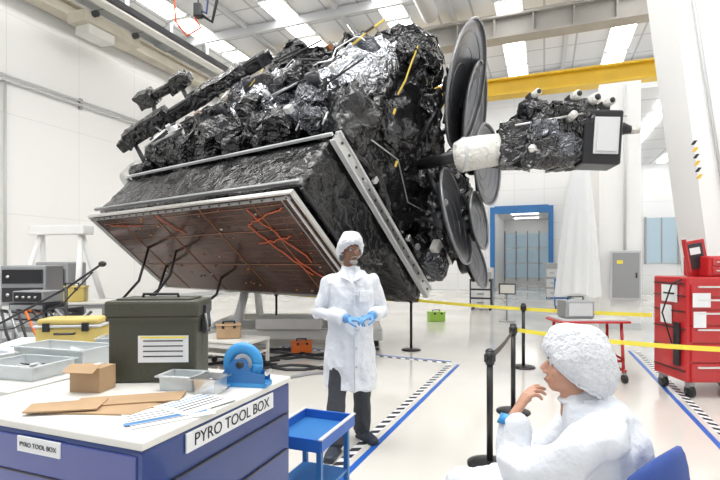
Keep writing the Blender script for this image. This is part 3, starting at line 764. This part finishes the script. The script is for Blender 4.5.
for k in range(10):
    g.tube([(-4.15+k*.09,5.7,.95),(-4.2+k*.09,5.5,1.0),(-4.1+k*.11,5.42,.7+.03*(k%3)),(-4.0+k*.14,5.40,.45+.04*k),(-3.5+k*.08,5.38,.75),(-3.2+k*.05,5.45,.9+.03*(k%4))],.016,[BLK,DARK,GREY,BLK,ORNG,BLK,DARK,BLK,GREY,BLK][k],seg=6)
g.done()
g=G('electronics_rack')
M=Tz(-4.9,7.2,0,10)
g.box((0,0,.80),(.6,.6,1.4),GREY,M,bev=.02)
for j in range(5): g.box((0,-.31,.3+j*.26),(.52,.03,.2),[DARK,LGREY,OFFW,DARK,BLK][j],M);g.cyl((-.18,-.32,.3+j*.26),(-.18,-.35,.3+j*.26),.02,SIL,M,seg=8)
for sx in(-.25,.25):
    for sy in(-.25,.25): g.cyl((sx-.02,sy,.05),(sx+.02,sy,.05),.05,BLK,M)
g.done()
for (x,y,s_,m,n_) in((-1.0,8.2,.26,ORNG,'orange_toolbox'),(2.0,12.6,.32,GRN,'green_storage_bin'),(-1.9,6.95,.26,CARD,'wooden_crate'),(-5.1,8.5,.35,YC,'equipment_case'),(-5.8,8.6,.4,DARK,'equipment_case')):
    z={'orange_toolbox':.0,'wooden_crate':.451,'equipment_case':.851}.get(n_,0.0)
    g=G(n_);M=Tz(x,y,z,15)
    g.box((0,0,s_*.35),(s_*1.3,s_*.8,s_*.7),m,M,bev=.02);g.box((0,0,s_*.74),(s_*1.36,s_*.86,s_*.1),m,M,bev=.01)
    g.tube([(-s_*.3,0,s_*.78),(-s_*.3,0,s_*.92),(s_*.3,0,s_*.92),(s_*.3,0,s_*.78)],.015,BLK,M,seg=6)
    for x_ in(-.3,.3): g.box((s_*x_,-s_*.42,s_*.65),(s_*.15,.02,s_*.15),BLK,M)
    g.done()
g=G('white_equipment_frame')
M=Tz(-6.6,10.6,0,-15)
for x in(-.9,.9):
    g.tube([(x,-.5,.05),(x*.6,0,2.2)],.06,WHITE,M,seg=10);g.tube([(x,.5,.05),(x*.6,0,2.2)],.06,WHITE,M,seg=10)
g.box((0,0,2.25),(1.5,.3,.2),WHITE,M,bev=.02);g.box((0,0,.12),(2.0,1.2,.12),WHITE,M,bev=.02);g.box((0,0,.9),(.9,.5,1.3),GREY,M,bev=.04);g.box((0,-.27,1.1),(.7,.04,.6),DARK,M)
g.done()
g=G('boom_stand')
g.tube([(-3.0,4.9,.02),(-3.0,4.9,1.3)],.015,BLK,seg=8)
for a in range(3): g.tube([(-3.0,4.9,.3),(-3.0+.35*math.cos(a*2.1),4.9+.35*math.sin(a*2.1),.012)],.012,BLK,seg=8)
g.tube([(-3.95,4.9,.78),(-3.0,4.9,1.28),(-2.65,4.9,1.52)],.012,BLK,seg=8)
g.tube([(-3.9,4.85,.83),(-3.5,4.85,.88),(-3.0,4.85,1.13),(-2.7,4.85,1.45)],.008,BLK,seg=6)
g.ell((-2.63,4.9,1.53),(.04,.03,.03),BLK)
g.done()
g=G('floor_cables')
random.seed(5)
for k in range(14):
    x0=random.uniform(-5.5,-1.8);y0=random.uniform(6.2,8.4)
    g.tube([(x0+.25*i,y0+.3*math.sin(i*.8+k),.02) for i in range(10)],.022,random.choice([BLK,DARK,BLK,GREY]),seg=6)
g.done()
def r2w(s_,t_): 
    v=ROOM@Vector((s_,t_,0));return v.x,v.y
for (s_,t_,w,h,m,n_) in((.55,17,.5,1.0,BLUEF,'storage_cabinet'),(-1.9,16,.7,1.0,DARK,'equipment_trolley'),(-2.4,21,.8,1.3,LGREY,'storage_cabinet'),(.3,22,.5,1.5,GREY,'storage_cabinet')):
    g=G(n_);x,y=r2w(s_,t_);M=Tz(x,y,0,YAW)
    g.box((0,0,h/2+.06),(w,.6,h-.1),m,M,bev=.02)
    for k in range(3): g.box((0,-.31,.25+k*h*.28),(w*.85,.02,h*.22),LGREY if m is not LGREY else GREY,M);g.box((0,-.33,.25+k*h*.28),(w*.3,.02,.02),DARK,M)
    for sx in(-.4,.4):
        for sy in(-.2,.2): g.cyl((sx*w-.02,sy,.04),(sx*w+.02,sy,.04),.04,BLK,M)
    g.done()
g=G('floor_sign');x,y=r2w(-.9,13);g.box((x,y,.85),(.42,.03,.28),DARK,rot=(0,0,math.radians(YAW)));g.box((x,y-.02,.85),(.36,.01,.22),OFFW,rot=(0,0,math.radians(YAW)))
g.cyl((x,y+.03,.02),(x,y+.03,.95),.02,GREY);g.cyl((x,y+.03,0),(x,y+.03,.02),.2,GREY);g.done()

# ================================================================ PEOPLE
def hand(name,wrist,d,n,side,curl,m,M,parent,curls=None,scale=1.0,spread=0.0):
    g=G(name);w=Vector(wrist);d=Vector(d).normalized();n=Vector(n);n=(n-d*n.dot(d)).normalized();x=d.cross(n).normalized()*side
    k=scale
    g.tube([w-d*.03*k,w,w+d*.03*k,w+d*.065*k,w+d*.09*k],[.024*k,(.026*k),.034*k,.036*k,.034*k],m,seg=14)
    for v in g.bm.verts:
        q=v.co-w;h=q.dot(n)
        v.co-=n*h*(.55 if q.dot(d)>.02*k else .3)
    g.ell(w+d*.035*k+x*.022*k+n*.008*k,(.018*k,.018*k,.016*k),m)
    L=[.070,.078,.073,.057];off=[.029,.0105,-.009,-.0275];base=[.084,.09,.087,.078]
    for i in range(4):
        c=(curls[i] if curls else curl)
        p=w+d*base[i]*k+x*off[i]*k;pts=[p-d*.02*k,p];dirv=(d+x*off[i]*spread*20).normalized();ang=0
        for s_,fr in enumerate((.45,.32,.23)):
            ang+=c*(.9 if s_==0 else 1.0)
            dd=dirv*math.cos(ang)+n*math.sin(ang)
            pts.append(pts[-1]+dd*L[i]*fr*k*1.0)
        g.tube(pts,[.0098*k,.0098*k,.0090*k,.0082*k,.0066*k],m,seg=10);g.ell(pts[-1],(.0066*k,)*3,m,seg=10)
    p=w+d*.02*k+x*.024*k+n*.006*k;t1=p+(d*.55+x*.7+n*.3).normalized()*.034*k;t2=t1+(d*.8+x*.35+n*.35).normalized()*.03*k;t3=t2+(d*.9+x*.05+n*.45).normalized()*.024*k
    g.tube([p,t1,t2,t3],[.014*k,.012*k,.0105*k,.0085*k],m,seg=10);g.ell(t3,(.0085*k,)*3,m,seg=10)
    return g.fuse(.0032,M,parent,smooth_it=2)

def head(prefix,M,skin,parent,beard=False):
    """local: face toward -Y, origin at the base of the skull / top of neck; head about 0.235 m tall"""
    g=G(prefix+'head')
    g.ell((0,.015,.115),(.074,.093,.098),skin,seg=28)
    g.ell((0,-.022,.055),(.056,.066,.072),skin,seg=24)
    g.ell((0,-.052,.005),(.032,.03,.022),skin)
    g.ell((0,-.055,.115),(.055,.03,.03),skin)
    for s_ in(-1,1):
        g.ell((s_*.043,-.045,.062),(.022,.03,.024),skin)
        g.ell((s_*.076,.012,.083),(.012,.021,.034),skin,rot=(0.2,0,s_*.3))
        g.ell((s_*.03,-.078,.108),(.02,.01,.007),skin)
    g.tube([(0,-.082,.095),(0,-.098,.072),(0,-.106,.058)],[.010,.013,.015],skin,seg=10)
    for s_ in(-1,1): g.ell((s_*.012,-.094,.053),(.009,.011,.008),skin)
    g.ell((0,-.084,.030),(.024,.012,.007),skin);g.ell((0,-.082,.019),(.020,.012,.008),skin)
    g.tube([(0,.03,-.10),(0,.022,-.04),(0,.01,.03)],[.062,.056,.055],skin,seg=18)
    g.fuse(.0045,M,parent,smooth_it=2)
    g=G(prefix+'face_features')
    for s_ in(-1,1):
        g.ell((s_*.030,-.0765,.092),(.0125,.008,.0075),EYEW,seg=14);g.ell((s_*.030,-.0845,.092),(.005,.002,.0055),INK,seg=12)
        g.tube([(s_*.014,-.086,.108),(s_*.03,-.089,.113),(s_*.046,-.080,.108)],[.003,.0035,.002],BEARD if beard else INK,seg=8)
    g.ell((0,-.0925,.0255),(.021,.006,.0035),LIP,seg=14)
    if beard:
        g.ell((0,-.072,-.004),(.034,.026,.022),BEARD);g.tube([(-.028,-.086,.026),(-.018,-.098,.040),(0,-.101,.042),(.018,-.098,.040),(.028,-.086,.026)],.004,BEARD,seg=8)
    g.done(M,parent)
def cap(name,M,parent,k=1.0,seed=1,puff=0.0,brow=.130):
    g=G(name);N=56;R=18;vs=[];fs=[]
    for j in range(R+1):
        t=j/R
        for i in range(N):
            a=2*math.pi*i/N;front=(-math.sin(a)+1)/2
            zb=-.015+brow*front**1.3
            th=t*math.pi*.5
            rx=.108*k;ry=.124*k;top=.245+puff
            prof=math.cos(th)**.7 if t<1 else 0
            z=zb+(top-zb)*math.sin(th)**.9
            x=rx*prof*math.cos(a);y=.02+ry*prof*math.sin(a)
            if t<.14:
                f=.80+.20*(t/.14)**.6;x*=f;y=.02+(y-.02)*f
            ruff=.007*math.sin(i*2.1+seed)*(1-t)**2+.007*noise.noise(Vector((x*30+seed,y*30,z*30)))+.014*noise.noise(Vector((x*10+seed,y*10,z*10)))
            ln=math.hypot(x,y-.02)+1e-6
            x+=x/ln*ruff;y+=(y-.02)/ln*ruff;z+=ruff*.5
            vs.append((x,y,z))
    for j in range(R):
        for i in range(N): fs.append((j*N+i,j*N+(i+1)%N,(j+1)*N+(i+1)%N,(j+1)*N+i))
    g.poly(vs,fs,CAP,smooth=True)
    band=[Vector(vs[i])*1.0 for i in range(N)]+[Vector(vs[0])]
    g.tube(band,.006,CAP,seg=8)
    bmesh.ops.remove_doubles(g.bm,verts=g.bm.verts[:],dist=.0004)
    g.done(M,parent)
def foldf(a1=.009,a2=.005,a3=.006):
    def f(p):
        r=abs(noise.noise(Vector((p.x*9+1.3,p.y*9,p.z*5))))
        return a1*noise.noise(Vector((p.x*7,p.y*7,p.z*3)))+a2*noise.noise(Vector((p.x*16+3,p.y*16,p.z*9)))+a3*(1-2.5*r)
    return f
tech=empty('standing_technician',(-.08,4.05,0))
PM=Tz(-.08,4.05,0,6)
g=G('trousers')
for s_,fx,fy in((-1,-.135,-.16),(1,.115,.16)):
    g.tube([(s_*.085,0,.92),(s_*.095,fy*.25,.7),(fx*.9,fy*.55,.48),(fx,fy*.85,.27),(fx,fy,.075)],[.1,.092,.076,.072,.072],TROU,seg=18)
g.ell((0,0,.92),(.17,.12,.12),TROU)
g.fuse(.009,PM,tech,3,foldf(.010,.005))
for nm,fx,fy,an in(('shoe_1',-.135,-.16,-.35),('shoe_2',.115,.16,.5)):
    g=G(nm);R=Tz(fx,fy,0,math.degrees(an))
    g.tube([(0,.06,.045),(0,.03,.05),(0,-.06,.05),(0,-.13,.038),(0,-.19,.03),(0,-.21,.028)],[(.034,.036),(.04,.046),(.045,.042),(.05,.034),(.042,.028),(.022,.018)],SHOE,R,seg=16)
    g.tube([(0,.04,.04),(0,.03,.11)],[.046,.044],SHOE,R,seg=14)
    g.box((0,-.075,.011),(.088,.26,.02),SHOE,R,bev=.008)
    g.fuse(.006,PM,tech,2)
g=G('lab_coat')
g.loft([(0,.0,.50,.225,.175),(0,0,.62,.215,.165),(0,0,.80,.203,.150),(0,0,.98,.186,.136),(0,0,1.12,.180,.130),(0,0,1.26,.190,.130),(0,.0,1.38,.195,.120),(0,.005,1.43,.165,.102),(0,.01,1.465,.112,.086),(0,.01,1.495,.072,.070),(0,.01,1.515,.064,.064)],COAT)
for s_,el,wr in((-1,(-.270,.03,1.13),(-.06,-.21,1.10)),(1,(.265,.05,1.13),(.165,-.19,1.12))):
    sh=Vector((s_*.168,.005,1.38));e=Vector(el);w_=Vector(wr)
    g.tube([sh,(sh+e)/2,e,(e+w_)/2,w_],[.068,.064,.058,.052,.050],COAT,seg=18);g.ell(sh,(.070,.068,.064),COAT);g.ell(e,(.058,.058,.058),COAT)
g.fuse(.009,PM,tech,3,foldf(.014,.008,.012))
g=G('coat_trim')
g.tube([(.02,-.182,.52),(.02,-.166,.75),(.02,-.150,.98),(.02,-.145,1.15),(.02,-.140,1.32),(.01,-.118,1.42)],[(.004,.013)]*6,COAT,seg=8)
for z in(.7,.85,1.0,1.28,1.38): g.cyl((.035,-.12-.05*(1.4-z)*.9,z),(.035,-.155-.05*(1.4-z)*.9,z),.008,LGREY,seg=10)
for s_ in(-1,1):
    g.poly([(s_*.01,-.128,1.39),(s_*.085,-.108,1.43),(s_*.07,-.05,1.515),(s_*.045,-.085,1.505),(s_*.01,-.143,1.39),(s_*.09,-.123,1.43)],[(0,1,2,3),(4,5,2,3),(0,1,5,4)],COAT)
g.box((.1,-.146,1.27),(.09,.012,.09),COAT,rot=(0,0,.35),bev=.003)
g.done(PM,tech)
hand('glove_right',(-.045,-.222,1.098),(.93,-.3,-.05),(-.1,.2,-.9),-1,.42,GLOVE,PM,tech)
hand('glove_left',(.155,-.205,1.118),(-.75,-.55,-.1),(0,.2,-.9),1,.42,GLOVE,PM,tech)
g=G('glove_cuffs')
g.tube([(-.085,-.19,1.10),(-.03,-.226,1.098)],[.042,.034],GLOVE,seg=16);g.tube([(.18,-.165,1.122),(.145,-.215,1.117)],[.042,.034],GLOVE,seg=16)
g.done(PM,tech)
HM=PM@Matrix.Translation((0,-.012,1.560))@Euler((math.radians(4),0,math.radians(16))).to_matrix().to_4x4()
head('',HM,SKIND,tech,beard=True)
cap('bouffant_cap',HM,tech,1.08,1,.004,.160)

# ---------------- seated visitor
seat=empty('seated_engineer',(.82,1.80,0))
SM=Tz(.83,1.80,0,-113)
g=G('coat_and_legs')
g.tube([(0,.10,.50),(0,.11,.62),(0,.11,.76),(0,.09,.88),(0,.045,.97),(0,.005,1.025),(0,-.01,1.06)],[(.19,.145),(.185,.14),(.18,.13),(.185,.122),(.155,.105),(.085,.08),(.06,.06)],COAT,seg=24)
g.tube([(.09,.08,.56),(.08,-.15,.60),(.05,-.40,.66)],[.12,.11,.085],COAT,seg=18)
g.tube([(-.1,.08,.55),(-.11,-.15,.55),(-.12,-.40,.55)],[.12,.11,.085],COAT,seg=18)
g.ell((.05,-.41,.66),(.08,.08,.075),COAT)
pts=[(.170,.055,.955),(.185,-.06,.86),(.165,-.20,.79)];g.tube(pts,[.072,.066,.06],COAT,seg=18)
g.ell((.165,-.205,.79),(.06,.06,.06),COAT);g.tube([(.165,-.205,.79),(.13,-.235,.87),(.095,-.24,.955)],[.06,.053,.046],COAT,seg=18)
g.ell((.165,.055,.955),(.075,.078,.07),COAT)
g.ell((-.165,.055,.955),(.075,.078,.07),COAT)
g.tube([(-.17,.05,.955),(-.215,-.06,.83),(-.21,-.14,.72)],[.072,.066,.062],COAT,seg=18);g.tube([(-.21,-.14,.72),(-.13,-.24,.69),(-.03,-.32,.68)],[.06,.052,.046],COAT,seg=18)
g.fuse(.009,SM,seat,3,foldf(.018,.010,.016))
g=G('trousers')
g.tube([(.05,-.40,.65),(-.02,-.52,.5),(-.08,-.62,.32)],[.075,.062,.055],TROU,seg=16)
g.tube([(-.12,-.40,.54),(-.12,-.43,.3),(-.12,-.42,.09)],[.078,.064,.056],TROU,seg=16)
g.fuse(.009,SM,seat,2)
g=G('shoes')
g.tube([(-.12,-.36,.045),(-.12,-.45,.05),(-.12,-.55,.04),(-.12,-.61,.03)],[(.036,.04),(.045,.045),(.048,.034),(.025,.02)],SHOE,seg=14)
g.tube([(-.07,-.60,.30),(-.09,-.68,.27),(-.11,-.77,.25),(-.12,-.83,.25)],[(.036,.04),(.045,.045),(.048,.034),(.025,.02)],SHOE,seg=14)
g.fuse(.007,SM,seat,2)
g=G('wrist_strap');g.tube([(.102,-.243,.935),(.090,-.238,.972)],[.053,.043],TAPE,seg=18);g.done(SM,seat)
hand('hand_left',(.088,-.230,.978),(-.40,.48,.80),(-.35,.9,-.25),1,.5,SKINL,SM,seat,curls=[.25,.42,.55,.65])
hand('hand_right',(-.02,-.325,.68),(.75,-.6,-.1),(-.1,0,-1),-1,.35,SKINL,SM,seat)
g=G('collar')
g.tube([(.0+.068*math.cos(a),.005+.072*math.sin(a),1.045+.014*math.sin(a)) for a in [2*math.pi*i/24 for i in range(25)]],[(.018,.010)]*25,COAT,seg=8)
g.done(SM,seat)
HM=SM@Matrix.Translation((0,-.035,1.070))@Euler((math.radians(-4),0,math.radians(2))).to_matrix().to_4x4()
head('',HM,SKINL,seat)
cap('bouffant_cap',HM,seat,1.12,5)
g=G('office_chair')
CH=Tz(.83,1.80,0,-143)
g.box((0,-.02,.42),(.46,.46,.07),CHAIRB,CH,bev=.03)
g.tube([(-.19,.255,.735),(-.11,.285,.735),(0,.295,.735),(.11,.285,.735),(.19,.255,.735)],[(.03,.15),(.035,.19),(.035,.2),(.035,.19),(.03,.15)],CHAIRB,CH,seg=18)
g.box((0,.335,.55),(.06,.02,.35),BLK,CH,rot=(-.1,0,0));g.box((0,.20,.385),(.06,.28,.02),BLK,CH)
g.cyl((0,.0,.1),(0,.0,.39),.03,GREY,CH)
for k in range(5):
    a=k*2*math.pi/5+.3;c_=(.28*math.cos(a),.28*math.sin(a))
    g.tube([(0,.0,.11),(c_[0],c_[1],.075)],[.03,.018],BLK,CH,seg=10);g.cyl((c_[0]-.02,c_[1],.03),(c_[0]+.02,c_[1],.03),.03,BLK,CH,seg=14)
g.done()

# ---------------------------------------------------------------- light
w=bpy.data.worlds.new('hall_world');sc.world=w;w.use_nodes=True
w.node_tree.nodes['Background'].inputs[0].default_value=(.93,.96,1,1);w.node_tree.nodes['Background'].inputs[1].default_value=0.75
def area(name,loc,sx,sy,power,rot=(0,0,0),col=(1,.99,.97)):
    l=bpy.data.lights.new(name,'AREA');l.shape='RECTANGLE';l.size=sx;l.size_y=sy;l.energy=power;l.color=col
    o=bpy.data.objects.new(name,l);o.location=loc;o.rotation_euler=rot;sc.collection.objects.link(o)
v=ROOM@Vector((-2,2,9.8));area('ceiling_luminaire',v,6,4,600,(0,0,math.radians(YAW)))
# ---------------------------------------------------------------- camera
cd=bpy.data.cameras.new('camera');cd.lens=24;cd.sensor_width=36;cd.shift_y=22/720;cd.clip_end=200
co=bpy.data.objects.new('camera',cd);co.location=(0,0,1.55);co.rotation_euler=(math.radians(90),0,0);sc.collection.objects.link(co);sc.camera=co
